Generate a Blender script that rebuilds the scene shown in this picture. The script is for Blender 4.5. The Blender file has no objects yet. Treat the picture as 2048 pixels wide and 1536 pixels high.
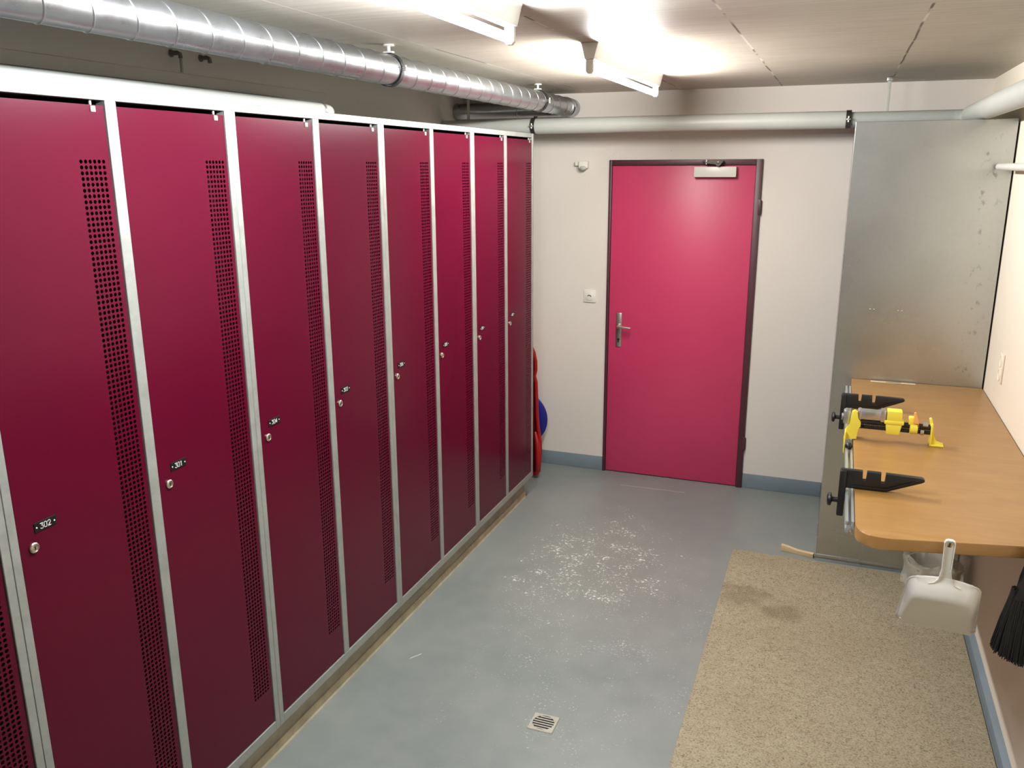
import bpy, bmesh, math, random
from mathutils import Vector, Matrix
random.seed(7)
PI = math.pi
S = bpy.context.scene
COL = S.collection

# ------------------------------------------------------------------ camera, world, exposure
cd = bpy.data.cameras.new('camera')
cam = bpy.data.objects.new('camera', cd); COL.objects.link(cam)
cd.sensor_fit = 'HORIZONTAL'; cd.sensor_width = 36.0
cd.lens = 1689.05 / 2048.0 * 36.0
cd.clip_start = 0.02
yaw, pit, rol = 0.36647, -0.25204, -0.00414
f = Vector((-math.sin(yaw)*math.cos(pit), math.cos(yaw)*math.cos(pit), math.sin(pit)))
r0 = Vector((math.cos(yaw), math.sin(yaw), 0)); u0 = r0.cross(f)
r1 = r0*math.cos(rol) + u0*math.sin(rol); u1 = -r0*math.sin(rol) + u0*math.cos(rol)
M = Matrix((( r1.x, u1.x, -f.x, 1.6619), (r1.y, u1.y, -f.y, -0.1165), (r1.z, u1.z, -f.z, 2.0216), (0, 0, 0, 1)))
cam.matrix_world = M
S.camera = cam
w = bpy.data.worlds.new('world'); S.world = w; w.use_nodes = True
w.node_tree.nodes['Background'].inputs[0].default_value = (0.75, 0.78, 0.8, 1)
w.node_tree.nodes['Background'].inputs[1].default_value = 0.05
vs = S.view_settings
vs.view_transform = 'Standard'; vs.look = 'None'; vs.gamma = 1.0; vs.use_curve_mapping = False
vs.exposure = 0.0
S.cycles.caustics_reflective = False
S.cycles.caustics_refractive = False
S.cycles.sample_clamp_indirect = 3.0
S.cycles.blur_glossy = 1.5
TUBE_STRENGTH = 412.0

# ------------------------------------------------------------------ room numbers (metres)
XL, XR, YB, YN, H = -0.72, 2.36, 5.217, -1.60, 2.462

# ------------------------------------------------------------------ materials
def srgb(r, g, b):
    c = lambda v: (v/255/12.92) if v <= 10.3 else ((v/255+0.055)/1.055)**2.4
    return (c(r), c(g), c(b), 1)
class NT:
    def __init__(s, name):
        s.m = bpy.data.materials.new(name); s.m.use_nodes = True
        s.t = s.m.node_tree; s.n = s.t.nodes; s.b = s.n['Principled BSDF']
    def node(s, typ, **kw):
        n = s.n.new(typ)
        for k, v in kw.items():
            if k.startswith('i_'):
                key = k[2:]; n.inputs[int(key) if key.isdigit() else key.replace('_', ' ')].default_value = v
            else: setattr(n, k, v)
        return n
    def link(s, a, b): s.t.links.new(a, b)
    def coord(s, scale=(1, 1, 1)):
        tc = s.node('ShaderNodeTexCoord'); mp = s.node('ShaderNodeMapping'); mp.inputs['Scale'].default_value = scale
        s.link(tc.outputs['Object'], mp.inputs[0]); return mp.outputs[0]
    def noise(s, vec, scale, detail=3, rough=0.55):
        n = s.node('ShaderNodeTexNoise', i_Scale=scale, i_Detail=detail, i_Roughness=rough); s.link(vec, n.inputs['Vector']); return n.outputs['Fac']
    def ramp(s, fac, stops):
        n = s.node('ShaderNodeValToRGB'); e = n.color_ramp.elements
        while len(e) < len(stops): e.new(0.5)
        for i, (p, c) in enumerate(stops):
            e[i].position = p; e[i].color = c if len(c) == 4 else (*c, 1)
        s.link(fac, n.inputs[0]); return n.outputs[0]
    def math(s, op, a, b=None, clamp=False):
        n = s.node('ShaderNodeMath', operation=op, use_clamp=clamp)
        for i, v in enumerate((a, b)):
            if v is None: continue
            if isinstance(v, (int, float)): n.inputs[i].default_value = v
            else: s.link(v, n.inputs[i])
        return n.outputs[0]
    def mix(s, fac, a, b):
        n = s.node('ShaderNodeMix', data_type='RGBA')
        for key, v in ((0, fac), (6, a), (7, b)):
            if isinstance(v, (int, float)): n.inputs[key].default_value = v
            elif isinstance(v, tuple): n.inputs[key].default_value = v
            else: s.link(v, n.inputs[key])
        return n.outputs[2]
    def bump(s, h, strength=0.2, dist=0.01):
        n = s.node('ShaderNodeBump', i_Strength=strength, i_Distance=dist); s.link(h, n.inputs['Height']); s.link(n.outputs[0], s.b.inputs['Normal'])
def mat(name, c, rough=0.5, metal=0.0, var=0.06, scale=6.0, bump=0.0, bscale=80.0, stretch=(1, 1, 1), coat=0.0, spec=0.5):
    t = NT(name); v = t.coord(stretch)
    n = t.noise(v, scale)
    lo = tuple(max(0, x*(1-var)) for x in c[:3]) + (1,); hi = tuple(min(1, x*(1+var)) for x in c[:3]) + (1,)
    t.link(t.ramp(n, [(0.3, lo), (0.7, hi)]), t.b.inputs['Base Color'])
    t.b.inputs['Roughness'].default_value = rough; t.b.inputs['Metallic'].default_value = metal
    t.b.inputs['Coat Weight'].default_value = coat; t.b.inputs['Specular IOR Level'].default_value = spec
    if bump: t.bump(t.noise(t.coord(), bscale), bump, 0.002)
    return t.m

MT = {}
MT['locker_red'] = mat('locker_red_paint', srgb(77, 6, 30), 0.21, 0, 0.05, 2.0, 0.008, 60, spec=0.2)
MT['door_red'] = mat('door_red_paint', srgb(194, 58, 98), 0.40, 0, 0.04, 2.0, 0.03, 160)
MT['door_frame'] = mat('dark_maroon_paint', srgb(72, 36, 44), 0.45)
def galv(name, c, rough, metal=0.85, vs_=14, stretch=(1, 1, 1), var=0.12):
    t = NT(name); v = t.coord(stretch)
    n = t.noise(v, vs_, 4)
    fac = t.math('ADD', t.math('MULTIPLY', t.noise(v, vs_*5, 2), 0.35), t.math('MULTIPLY', n, 0.65))
    lo = tuple(x*(1-var) for x in c[:3]) + (1,); hi = tuple(min(1, x*(1+var)) for x in c[:3]) + (1,)
    t.link(t.ramp(fac, [(0.3, lo), (0.7, hi)]), t.b.inputs['Base Color'])
    t.b.inputs['Metallic'].default_value = metal
    t.link(t.ramp(n, [(0.3, (rough*0.8,)*3), (0.7, (rough*1.2,)*3)]), t.b.inputs['Roughness'])
    return t.m
MT['galv'] = galv('galvanised_frame', srgb(162, 165, 158), 0.45, 0.5)
MT['body'] = mat('locker_inner_sheet', srgb(66, 66, 64), 0.6, 0.3)
MT['duct'] = galv('galvanised_duct', srgb(176, 180, 182), 0.30, 0.95, 10, (1, 1, 1), 0.04)
MT['zinc'] = galv('zinc_hardware', srgb(190, 190, 186), 0.35, 0.9, 40)
MT['black'] = mat('black_plastic', srgb(20, 21, 22), 0.4, 0, 0.1)
MT['plate_black'] = mat('engraved_plate_black', srgb(13, 13, 14), 0.65, 0, 0.1, spec=0.2)
MT['rubber'] = mat('black_rubber_band', srgb(28, 28, 30), 0.6)
MT['white'] = mat('white_plastic', srgb(228, 224, 214), 0.4, 0, 0.02)
MT['white_enamel'] = mat('white_enamel', srgb(225, 222, 214), 0.35, 0, 0.02)
MT['pipe_white'] = mat('pipe_insulation_foil', srgb(180, 182, 175), 0.42, 0, 0.03, 8)
MT['pipe_grey'] = mat('pipe_grey_paint', srgb(168, 172, 166), 0.4, 0, 0.03)
MT['trunk'] = mat('grey_trunking', srgb(176, 176, 168), 0.5)
MT['steel'] = mat('brushed_steel', srgb(190, 186, 178), 0.3, 0.9, 0.05, 30, 0, 0, (1, 1, 20))
MT['chrome'] = mat('nickel_lock', srgb(214, 204, 192), 0.22, 0.95, 0.03)
MT['yellow'] = mat('yellow_plastic', srgb(240, 222, 78), 0.4, 0, 0.04)
MT['orange'] = mat('orange_plastic', srgb(236, 170, 96), 0.4, 0, 0.04)
MT['alu'] = mat('aluminium_rail', srgb(200, 206, 206), 0.32, 0.7, 0.04, 20, 0, 0, (1, 30, 1))
MT['red_sled'] = mat('red_sled_plastic', srgb(150, 18, 20), 0.3, 0, 0.06)
MT['blue'] = mat('blue_sled_plastic', srgb(16, 22, 116), 0.3, 0, 0.06)
MT['bristle'] = mat('black_bristles', srgb(14, 15, 14), 0.7)
MT['raw_wood'] = mat('raw_pine', srgb(214, 188, 146), 0.6, 0, 0.12, 10, 0, 0, (2, 30, 30))
MT['plinth'] = mat('dirty_plinth', srgb(168, 160, 140), 0.7, 0, 0.2, 9, 0.2, 60)
MT['cove'] = mat('worn_skirting_strip', srgb(196, 186, 158), 0.55, 0, 0.2, 14)
MT['skirt'] = mat('blue_grey_skirting_paint', srgb(118, 132, 140), 0.45, 0, 0.06, 5)
MT['iron'] = mat('dark_steel', srgb(70, 66, 62), 0.45, 0.7, 0.15)
MT['bracket'] = mat('weathered_bracket', srgb(128, 124, 116), 0.5, 0.2)
MT['tape'] = mat('clear_tape', srgb(206, 188, 158), 0.25, 0, 0.05)
MT['dark'] = mat('dark_void', srgb(12, 12, 10), 0.8)
MT['drain'] = mat('cast_drain_metal', srgb(170, 168, 155), 0.45, 0.35, 0.1, 40)

def plaster(name, c, pits=True):
    t = NT(name); v = t.coord()
    big = t.noise(v, 1.3, 4); fine = t.noise(v, 140, 3)
    lo = tuple(x*0.955 for x in c[:3]) + (1,)
    base = t.ramp(big, [(0.3, lo), (0.7, c)])
    if pits:
        p = t.node('ShaderNodeTexVoronoi', i_Scale=9.0); t.link(v, p.inputs['Vector'])
        m2 = t.noise(v, 2.3, 2)
        pit = t.math('MULTIPLY', t.math('LESS_THAN', p.outputs['Distance'], 0.035), t.math('GREATER_THAN', m2, 0.56))
        base = t.mix(t.math('MULTIPLY', pit, 0.45), base, (c[0]*0.4, c[1]*0.38, c[2]*0.35, 1))
    t.link(base, t.b.inputs['Base Color']); t.b.inputs['Roughness'].default_value = 0.6
    t.bump(fine, 0.12, 0.002); return t.m
MT['wall'] = plaster('painted_plaster', srgb(226, 218, 209))
MT['wall_r'] = plaster('cream_plaster', srgb(232, 222, 204), False)
MT['wall_l'] = plaster('grey_white_plaster', srgb(236, 234, 228))

def ceiling_mat():
    t = NT('board_marked_concrete'); v = t.coord()
    sx = t.node('ShaderNodeSeparateXYZ'); t.link(v, sx.inputs[0])
    streak = t.noise(t.coord((1.2, 26, 1)), 3.0, 5, 0.65)
    big = t.noise(v, 1.6, 4)
    fac = t.math('ADD', t.math('MULTIPLY', streak, 0.6), t.math('MULTIPLY', big, 0.4))
    base = t.ramp(fac, [(0.33, srgb(168, 160, 145)), (0.68, srgb(198, 191, 176))])
    # board joints running along the room every 0.57 m, broken up
    wob = t.math('MULTIPLY', t.math('SUBTRACT', t.noise(v, 2.5, 2), 0.5), 0.012)
    q = t.math('FRACT', t.math('DIVIDE', t.math('ADD', t.math('ADD', sx.outputs[0], wob), 1.0), 0.57))
    line = t.math('LESS_THAN', t.math('ABSOLUTE', t.math('SUBTRACT', q, 0.0)), 0.014)
    brk = t.math('GREATER_THAN', t.noise(t.coord((1, 3, 1)), 2.2, 3), 0.40)
    col2 = t.ramp(t.noise(v, 3.0, 1), [(0.46, srgb(92, 82, 68)), (0.54, srgb(214, 206, 186))])
    base = t.mix(t.math('MULTIPLY', t.math('MULTIPLY', line, brk), 0.95), base, col2)
    t.link(base, t.b.inputs['Base Color']); t.b.inputs['Roughness'].default_value = 0.5
    t.bump(t.math('ADD', streak, t.math('MULTIPLY', line, 1.0)), 0.25, 0.004); return t.m
MT['ceiling'] = ceiling_mat()

def floor_mat():
    t = NT('painted_concrete_floor'); v = t.coord()
    sx = t.node('ShaderNodeSeparateXYZ'); t.link(v, sx.inputs[0])
    big = t.noise(v, 1.7, 4); mid = t.noise(v, 9, 3)
    base = t.ramp(t.math('ADD', t.math('MULTIPLY', big, 0.7), t.math('MULTIPLY', mid, 0.3)),
                  [(0.36, srgb(117, 124, 122)), (0.64, srgb(132, 137, 133))])
    # worn patch in front of the door
    dx = t.math('DIVIDE', t.math('SUBTRACT', sx.outputs[0], 0.60), 0.62)
    dy = t.math('DIVIDE', t.math('SUBTRACT', sx.outputs[1], 3.85), 0.95)
    d = t.math('ADD', t.math('MULTIPLY', dx, dx), t.math('MULTIPLY', dy, dy))
    d = t.math('ADD', d, t.math('MULTIPLY', t.math('SUBTRACT', t.noise(v, 2.6, 3), 0.5), 1.1))
    mask = t.ramp(d, [(0.15, (1, 1, 1)), (1.5, (0, 0, 0))])
    base = t.mix(t.math('MULTIPLY', mask, 0.35), base, srgb(134, 135, 123))
    fl = t.noise(v, 60, 4, 0.75); clump = t.noise(v, 9, 4, 0.65)
    thr = t.math('ADD', t.math('MULTIPLY', fl, 0.66), t.math('MULTIPLY', clump, 0.34))
    lim = t.math('SUBTRACT', 0.685, t.math('MULTIPLY', mask, 0.115))
    fleck = t.math('GREATER_THAN', thr, lim)
    base = t.mix(t.math('MULTIPLY', fleck, 0.8), base, srgb(226, 226, 216))
    dx2 = t.math('DIVIDE', t.math('SUBTRACT', sx.outputs[0], 0.80), 0.75); dy2 = t.math('DIVIDE', t.math('SUBTRACT', sx.outputs[1], 3.25), 1.35)
    mask2 = t.ramp(t.math('ADD', t.math('MULTIPLY', dx2, dx2), t.math('MULTIPLY', dy2, dy2)), [(0.3, (1, 1, 1)), (1.1, (0, 0, 0))])
    fl2 = t.math('GREATER_THAN', t.math('ADD', t.math('MULTIPLY', t.noise(v, 95, 3, 0.7), 0.72), t.math('MULTIPLY', t.noise(v, 6, 3), 0.28)), t.math('SUBTRACT', 0.70, t.math('MULTIPLY', mask2, 0.085)))
    base = t.mix(t.math('MULTIPLY', fl2, 0.6), base, srgb(206, 207, 198))
    # two long pale scratches
    def scratch(x0, x1, y0, slope, wd):
        ln = t.math('SUBTRACT', t.math('SUBTRACT', sx.outputs[1], y0), t.math('MULTIPLY', t.math('SUBTRACT', sx.outputs[0], x0), slope))
        m2 = t.math('LESS_THAN', t.math('ABSOLUTE', ln), wd)
        m2 = t.math('MULTIPLY', m2, t.math('MULTIPLY', t.math('GREATER_THAN', sx.outputs[0], x0), t.math('LESS_THAN', sx.outputs[0], x1)))
        return t.math('MULTIPLY', m2, 0.5)
    base = t.mix(scratch(0.46, 0.88, 4.985, 0.02, 0.006), base, srgb(186, 178, 166))
    base = t.mix(scratch(0.112, 0.142, 2.70, 1.6, 0.006), base, srgb(222, 222, 214))
    # dark specks
    vo = t.node('ShaderNodeTexVoronoi', i_Scale=5.5); t.link(v, vo.inputs['Vector'])
    sp = t.math('MULTIPLY', t.math('LESS_THAN', vo.outputs['Distance'], 0.022), t.math('GREATER_THAN', t.noise(v, 3.1, 1), 0.52))
    base = t.mix(t.math('MULTIPLY', sp, 0.6), base, srgb(50, 52, 54))
    t.link(base, t.b.inputs['Base Color'])
    t.link(t.ramp(mid, [(0.3, (0.36,)*3), (0.7, (0.46,)*3)]), t.b.inputs['Roughness'])
    t.bump(t.noise(v, 30, 3), 0.05, 0.003); return t.m
MT['floor'] = floor_mat()

def rug_mat():
    t = NT('beige_cut_pile_carpet'); v = t.coord()
    sx = t.node('ShaderNodeSeparateXYZ'); t.link(v, sx.inputs[0])
    fine = t.noise(v, 130, 3, 0.75); mid = t.noise(v, 40, 3, 0.6)
    fac = t.math('ADD', t.math('MULTIPLY', fine, 0.78), t.math('MULTIPLY', mid, 0.22))
    base = t.ramp(fac, [(0.34, srgb(104, 94, 76)), (0.47, srgb(156, 145, 121)), (0.66, srgb(180, 170, 146))])
    def blot(x, y, rx, ry):
        dx = t.math('DIVIDE', t.math('SUBTRACT', sx.outputs[0], x), rx); dy = t.math('DIVIDE', t.math('SUBTRACT', sx.outputs[1], y), ry)
        return t.math('ADD', t.math('MULTIPLY', dx, dx), t.math('MULTIPLY', dy, dy))
    st = t.math('MINIMUM', blot(1.36, 3.74, 0.16, 0.16), blot(1.56, 3.62, 0.13, 0.10))
    st = t.math('ADD', st, t.math('MULTIPLY', t.math('SUBTRACT', t.noise(v, 12, 4), 0.5), 2.6))
    m = t.ramp(st, [(0.1, (1, 1, 1)), (0.9, (0, 0, 0))])
    base = t.mix(t.math('MULTIPLY', m, 0.42), base, srgb(96, 84, 60))
    soil = t.ramp(t.noise(v, 2.2, 4), [(0.42, (0, 0, 0)), (0.7, (1, 1, 1))])
    base = t.mix(t.math('MULTIPLY', soil, 0.22), base, srgb(120, 104, 78))
    t.link(base, t.b.inputs['Base Color']); t.b.inputs['Roughness'].default_value = 0.95; t.b.inputs['Specular IOR Level'].default_value = 0.1
    t.bump(fac, 0.7, 0.006); return t.m
MT['rug'] = rug_mat()

def bench_mat():
    t = NT('oiled_beech_boards'); v = t.coord((1.6, 4.0, 4.0))
    n = t.noise(v, 3.0, 6, 0.65); w2 = t.noise(t.coord((1.2, 14, 14)), 3.0, 3)
    fac = t.math('ADD', t.math('MULTIPLY', n, 0.65), t.math('MULTIPLY', w2, 0.35))
    base = t.ramp(fac, [(0.3, srgb(146, 106, 56)), (0.5, srgb(156, 116, 64)), (0.72, srgb(166, 127, 74))])
    vo = t.node('ShaderNodeTexVoronoi', i_Scale=3.2); t.link(t.coord(), vo.inputs['Vector'])
    sp = t.math('LESS_THAN', t.math('ADD', vo.outputs['Distance'], t.math('MULTIPLY', t.noise(t.coord(), 60, 2), 0.03)), 0.042)
    base = t.mix(t.math('MULTIPLY', sp, 0.55), base, srgb(96, 58, 28))
    t.link(base, t.b.inputs['Base Color']); t.b.inputs['Roughness'].default_value = 0.38
    t.bump(n, 0.04, 0.002); return t.m
MT['bench'] = bench_mat()

def panel_mat():
    t = NT('galvanised_sheet_panel'); v = t.coord()
    sx = t.node('ShaderNodeSeparateXYZ'); t.link(v, sx.inputs[0])
    big = t.noise(v, 2.0, 4); fine = t.noise(v, 60, 3)
    fac = t.math('ADD', t.math('MULTIPLY', fine, 0.35), t.math('MULTIPLY', big, 0.65))
    base = t.ramp(fac, [(0.2, srgb(180, 184, 182)), (0.8, srgb(196, 198, 194))])
    # dull oily smears near the right edge
    dx = t.math('DIVIDE', t.math('SUBTRACT', sx.outputs[0], 0.26), 0.12)
    sm = t.math('MULTIPLY', t.ramp(t.noise(t.coord((1.6, 1, 1)), 17, 4, 0.65), [(0.58, (0, 0, 0)), (0.66, (1, 1, 1))]), t.ramp(t.math('ADD', t.math('ABSOLUTE', dx), t.noise(t.coord((0.3, 1, 1)), 3, 2)), [(0.6, (1, 1, 1)), (1.1, (0, 0, 0))]))
    base = t.mix(t.math('MULTIPLY', sm, 0.5), base, srgb(90, 90, 86))
    t.link(base, t.b.inputs['Base Color']); t.b.inputs['Metallic'].default_value = 0.92
    t.link(t.ramp(big, [(0.3, (0.25,)*3), (0.7, (0.33,)*3)]), t.b.inputs['Roughness']); return t.m
MT['panel'] = panel_mat()

def emit(name, c, s):
    t = NT(name); t.b.inputs['Base Color'].default_value = (0.9, 0.9, 0.9, 1)
    t.b.inputs['Emission Color'].default_value = c; t.b.inputs['Emission Strength'].default_value = s
    t.m.cycles.emission_sampling = 'FRONT'; return t.m
MT['tube'] = emit('lit_fluorescent_tube_warm', (1.0, 0.985, 0.955, 1), TUBE_STRENGTH)
MT['tube_cool'] = emit('lit_fluorescent_tube_cool', (0.88, 0.93, 1.0, 1), TUBE_STRENGTH)
def film(name, c, alpha, rough=0.15):
    t = NT(name); v = t.coord(); n = t.noise(v, 9, 2, 0.5)
    t.b.inputs['Base Color'].default_value = c; t.b.inputs['Roughness'].default_value = rough
    t.link(t.ramp(n, [(0.35, (alpha*0.5,)*3), (0.68, (min(1, alpha*1.7),)*3)]), t.b.inputs['Alpha'])
    t.bump(n, 0.12, 0.01); return t.m
MT['bag'] = film('clear_bin_liner', srgb(236, 232, 220), 0.26)
MT['bin'] = film('frosted_bin_plastic', srgb(172, 160, 136), 0.8, 0.4)

# ------------------------------------------------------------------ mesh helpers
class B:
    def __init__(s): s.bm = bmesh.new(); s.mi = 0
    def _tag(s, faces):
        for q in faces: q.material_index = s.mi
    def box(s, x0, x1, y0, y1, z0, z1, bev=0.0, seg=2):
        vs_ = [s.bm.verts.new((x, y, z)) for x in (x0, x1) for y in (y0, y1) for z in (z0, z1)]
        idx = [(0, 1, 3, 2), (4, 6, 7, 5), (0, 4, 5, 1), (2, 3, 7, 6), (0, 2, 6, 4), (1, 5, 7, 3)]
        fs = [s.bm.faces.new([vs_[i] for i in q]) for q in idx]; s._tag(fs)
        if bev:
            es = list({e for q in fs for e in q.edges})
            g = bmesh.ops.bevel(s.bm, geom=es, offset=bev, segments=seg, profile=0.5, affect='EDGES'); s._tag(g['faces'])
        return s
    def ring(s, pts): return [s.bm.verts.new(p) for p in pts]
    def skin(s, a, b, closed=True):
        n = len(a); fs = []
        for i in range(n if closed else n-1):
            j = (i+1) % n
            fs.append(s.bm.faces.new((a[i], a[j], b[j], b[i])))
        s._tag(fs)
    def cap(s, r):
        try: s._tag([s.bm.faces.new(r)])
        except ValueError: pass
    def lathe(s, prof, org, axis, n=24, caps=True):
        """prof: list of (distance along axis, radius)"""
        ax = Vector(axis).normalized(); t = Vector((0, 0, 1)) if abs(ax.z) < 0.9 else Vector((1, 0, 0))
        a = ax.cross(t).normalized(); b = ax.cross(a)
        o = Vector(org); prev = None; first = None
        for d, r in prof:
            rg = s.ring([o + ax*d + (a*math.cos(2*PI*k/n) + b*math.sin(2*PI*k/n))*max(r, 1e-5) for k in range(n)])
            if prev: s.skin(prev, rg)
            else: first = rg
            prev = rg
        if caps: s.cap(first[::-1]); s.cap(prev)
        return s
    def cyl(s, p0, p1, r, n=20, bev=0.0):
        p0 = Vector(p0); p1 = Vector(p1); L = (p1-p0).length
        pr = [(0, r), (L, r)] if not bev else [(0, r-bev), (bev, r), (L-bev, r), (L, r-bev)]
        return s.lathe(pr, p0, p1-p0, n)
    def tube(s, path, r, n=14, closed=False, caps=True):
        P = [Vector(p) for p in path]; m = len(P); rr = r if isinstance(r, (list, tuple)) else [r]*m
        prev = None; first = None; nrm = None
        for i in range(m):
            if closed: t = (P[(i+1) % m] - P[i-1])
            else: t = P[min(i+1, m-1)] - P[max(i-1, 0)]
            t.normalize()
            if nrm is None:
                nrm = t.cross(Vector((0, 0, 1)))
                if nrm.length < 1e-3: nrm = t.cross(Vector((1, 0, 0)))
            nrm = (nrm - t*nrm.dot(t)).normalized(); bn = t.cross(nrm)
            rg = s.ring([P[i] + (nrm*math.cos(2*PI*k/n) + bn*math.sin(2*PI*k/n))*rr[i] for k in range(n)])
            if prev: s.skin(prev, rg)
            else: first = rg
            prev = rg
        if closed: s.skin(prev, first)
        elif caps: s.cap(first[::-1]); s.cap(prev)
        return s
    def prism(s, pts, fn, d0, d1, bev=0.0):
        """pts 2-D outline, fn(u,v,d)->xyz"""
        a = s.ring([fn(u, v, d0) for u, v in pts]); b = s.ring([fn(u, v, d1) for u, v in pts])
        n0 = len(s.bm.faces)
        s.skin(a, b); fa = s.bm.faces.new(a[::-1]); fb = s.bm.faces.new(b); s._tag([fa, fb])
        if bev:
            es = list(set(fa.edges) | set(fb.edges))
            g = bmesh.ops.bevel(s.bm, geom=es, offset=bev, segments=2, profile=0.5, affect='EDGES'); s._tag(g['faces'])
        return s
    def sphere(s, c, r, n=16, sc=(1, 1, 1)):
        m = Matrix.Translation(c) @ Matrix.Diagonal((*[r*q for q in sc], 1))
        g = bmesh.ops.create_uvsphere(s.bm, u_segments=n, v_segments=n//2+2, radius=1.0, matrix=m)
        s._tag({q for v in g['verts'] for q in v.link_faces}); return s
    def mesh(s, name, mats, off=(0, 0, 0), smooth=35, recalc=True):
        if recalc: bmesh.ops.recalc_face_normals(s.bm, faces=s.bm.faces)
        if any(off): bmesh.ops.translate(s.bm, verts=s.bm.verts, vec=Vector(off))
        me = bpy.data.meshes.new(name); s.bm.to_mesh(me); s.bm.free()
        for k in (mats if isinstance(mats, (list, tuple)) else [mats]): me.materials.append(MT[k])
        if smooth:
            me.shade_smooth(); me.set_sharp_from_angle(angle=math.radians(smooth))
        return me
WL = {}
def wloc(o): return WL.get(o.name, Vector((0, 0, 0))) if o else Vector((0, 0, 0))
def obj(name, b, mats, parent=None, smooth=35, local=False, recalc=True):
    off = (0, 0, 0) if (local or not parent) else tuple(-wloc(parent))
    me = b.mesh(name, mats, off, smooth, recalc)
    o = bpy.data.objects.new(name, me); COL.objects.link(o)
    if parent: o.parent = parent; WL[o.name] = wloc(parent)
    return o
def inst(name, me, parent, loc=(0, 0, 0)):
    o = bpy.data.objects.new(name, me); COL.objects.link(o); o.parent = parent; o.location = loc
    return o
def tag(o, label, cat, group=None, kind=None):
    o['label'] = label; o['category'] = cat
    if group: o['group'] = group
    if kind: o['kind'] = kind
    return o
def thing(name, label, cat, loc, group=None, rot=(0, 0, 0)):
    o = bpy.data.objects.new(name, None); COL.objects.link(o); o.location = loc; o.rotation_euler = rot
    o.empty_display_size = 0.05; WL[o.name] = Vector(loc)
    return tag(o, label, cat, group)
def struct(name, b, mats, parent=None, smooth=35):
    o = obj(name, b, mats, parent, smooth)
    if not parent: o['kind'] = 'structure'
    return o

# ------------------------------------------------------------------ room shell
T = 0.12
struct('floor', B().box(XL-T, XR+T, YN-T, YB+T, -T, 0), 'floor', smooth=0)
struct('ceiling', B().box(XL-T, XR+T, YN-T, YB+T, H, H+T), 'ceiling', smooth=0)
struct('wall_left', B().box(XL-T, XL, YN-T, YB+T, 0, H), 'wall_l', smooth=0)
struct('wall_right', B().box(XR, XR+T, YN-T, YB+T, 0, H), 'wall_r', smooth=0)
struct('wall_near', B().box(XL, XR, YN-T, YN, 0, H), 'wall', smooth=0)
# back wall with the doorway cut out
DX0, DX1, DZ = 0.281, 1.206, 2.058
b = B(); b.box(XL, DX0, YB, YB+T, 0, H); b.box(DX1, XR, YB, YB+T, 0, H); b.box(DX0, DX1, YB, YB+T, DZ, H)
struct('wall_back', b, 'wall', smooth=0)
# skirting
b = B(); b.box(XL, DX0-0.003, YB-0.006, YB, 0.0005, 0.097, 0.002); b.box(DX1+0.003, 1.688, YB-0.006, YB, 0.0005, 0.097, 0.002)
struct('baseboard_back', b, 'skirt')
b = B(); b.prism([(2.332, 0.0005), (XR, 0.0005), (XR, 0.046), (2.350, 0.044), (2.338, 0.034)], lambda u, v, d: (u, d, v), YN, 4.27)
struct('baseboard_right', b, 'skirt')

# ------------------------------------------------------------------ door
d = struct('door_1', B().box(0.299, 1.168, YB-0.004, YB+0.036, 0.006, 2.024, 0.002), 'door_red')
b = B()
b.box(0.280, 0.2975, YB-0.018, YB+0.06, 0.0005, 2.0585, 0.002)
b.box(1.1695, 1.2065, YB-0.018, YB+0.06, 0.0005, 2.0585, 0.002)
b.box(0.2977, 1.1693, YB-0.018, YB+0.06, 2.0255, 2.0585, 0.002)
obj('door_frame', b, 'door_frame', d)
b = B(); b.box(0.2985, 1.1685, YB+0.037, YB+0.06, 0.0005, 2.025); obj('door_backing', b, 'door_frame', d)
for z in (1.78, 0.30):
    b = B(); b.cyl((1.210, YB-0.010, z-0.04), (1.210, YB-0.010, z+0.04), 0.0060, 12, 0.002); b.box(1.196, 1.212, YB-0.022, YB-0.0185, z-0.045, z+0.045, 0.001)
    obj('hinge', b, 'door_frame', d)
hp = obj('handle_plate', B().box(0.348, 0.386, YB-0.012, YB-0.0042, 0.872, 1.098, 0.004), 'steel', d)
b = B(); b.tube([(0.367, YB-0.012, 1.012), (0.367, YB-0.045, 1.012), (0.372, YB-0.055, 1.012), (0.392, YB-0.058, 1.012), (0.455, YB-0.056, 1.008)], [0.010, 0.010, 0.0105, 0.009, 0.007], 14)
b.lathe([(0, 0.016), (0.008, 0.015)], (0.367, YB-0.012, 1.012), (0, -1, 0), 20)
obj('lever', b, 'chrome', hp)
b = B(); b.lathe([(0, 0.0085), (0.004, 0.008)], (0.367, YB-0.012, 0.922), (0, -1, 0), 16); b.box(0.3635, 0.3705, YB-0.0155, YB-0.012, 0.902, 0.922, 0.001)
obj('keyhole', b, 'dark', hp)
# door closer: body on the leaf, scissor arm to the frame head
cl = obj('closer_body', B().box(0.812, 1.060, YB-0.052, YB-0.0042, 1.955, 2.016, 0.003), 'white_enamel', d)
b = B(); b.cyl((0.955, YB-0.034, 2.016), (0.955, YB-0.034, 2.034), 0.010, 14)
b.prism([(0.880, 2.036), (0.955, 2.028), (0.968, 2.028), (0.968, 2.042), (0.955, 2.042), (0.880, 2.042)], lambda u, v, q: (u, q, v), YB-0.072, YB-0.052)
b.prism([(0.925, 2.046), (0.985, 2.046), (0.962, 2.018), (0.950, 2.018)], lambda u, v, q: (u, q, v), YB-0.078, YB-0.060)
b.box(0.862, 0.985, YB-0.060, YB-0.019, 2.038, 2.050, 0.002)
obj('closer_arm', b, 'iron', cl)
b = B(); b.cyl((0.884, YB-0.062, 2.030), (0.884, YB-0.062, 2.056), 0.008, 12); b.sphere((0.956, YB-0.080, 2.042), 0.009, 12); b.sphere((0.918, YB-0.073, 2.040), 0.004, 8)
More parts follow.
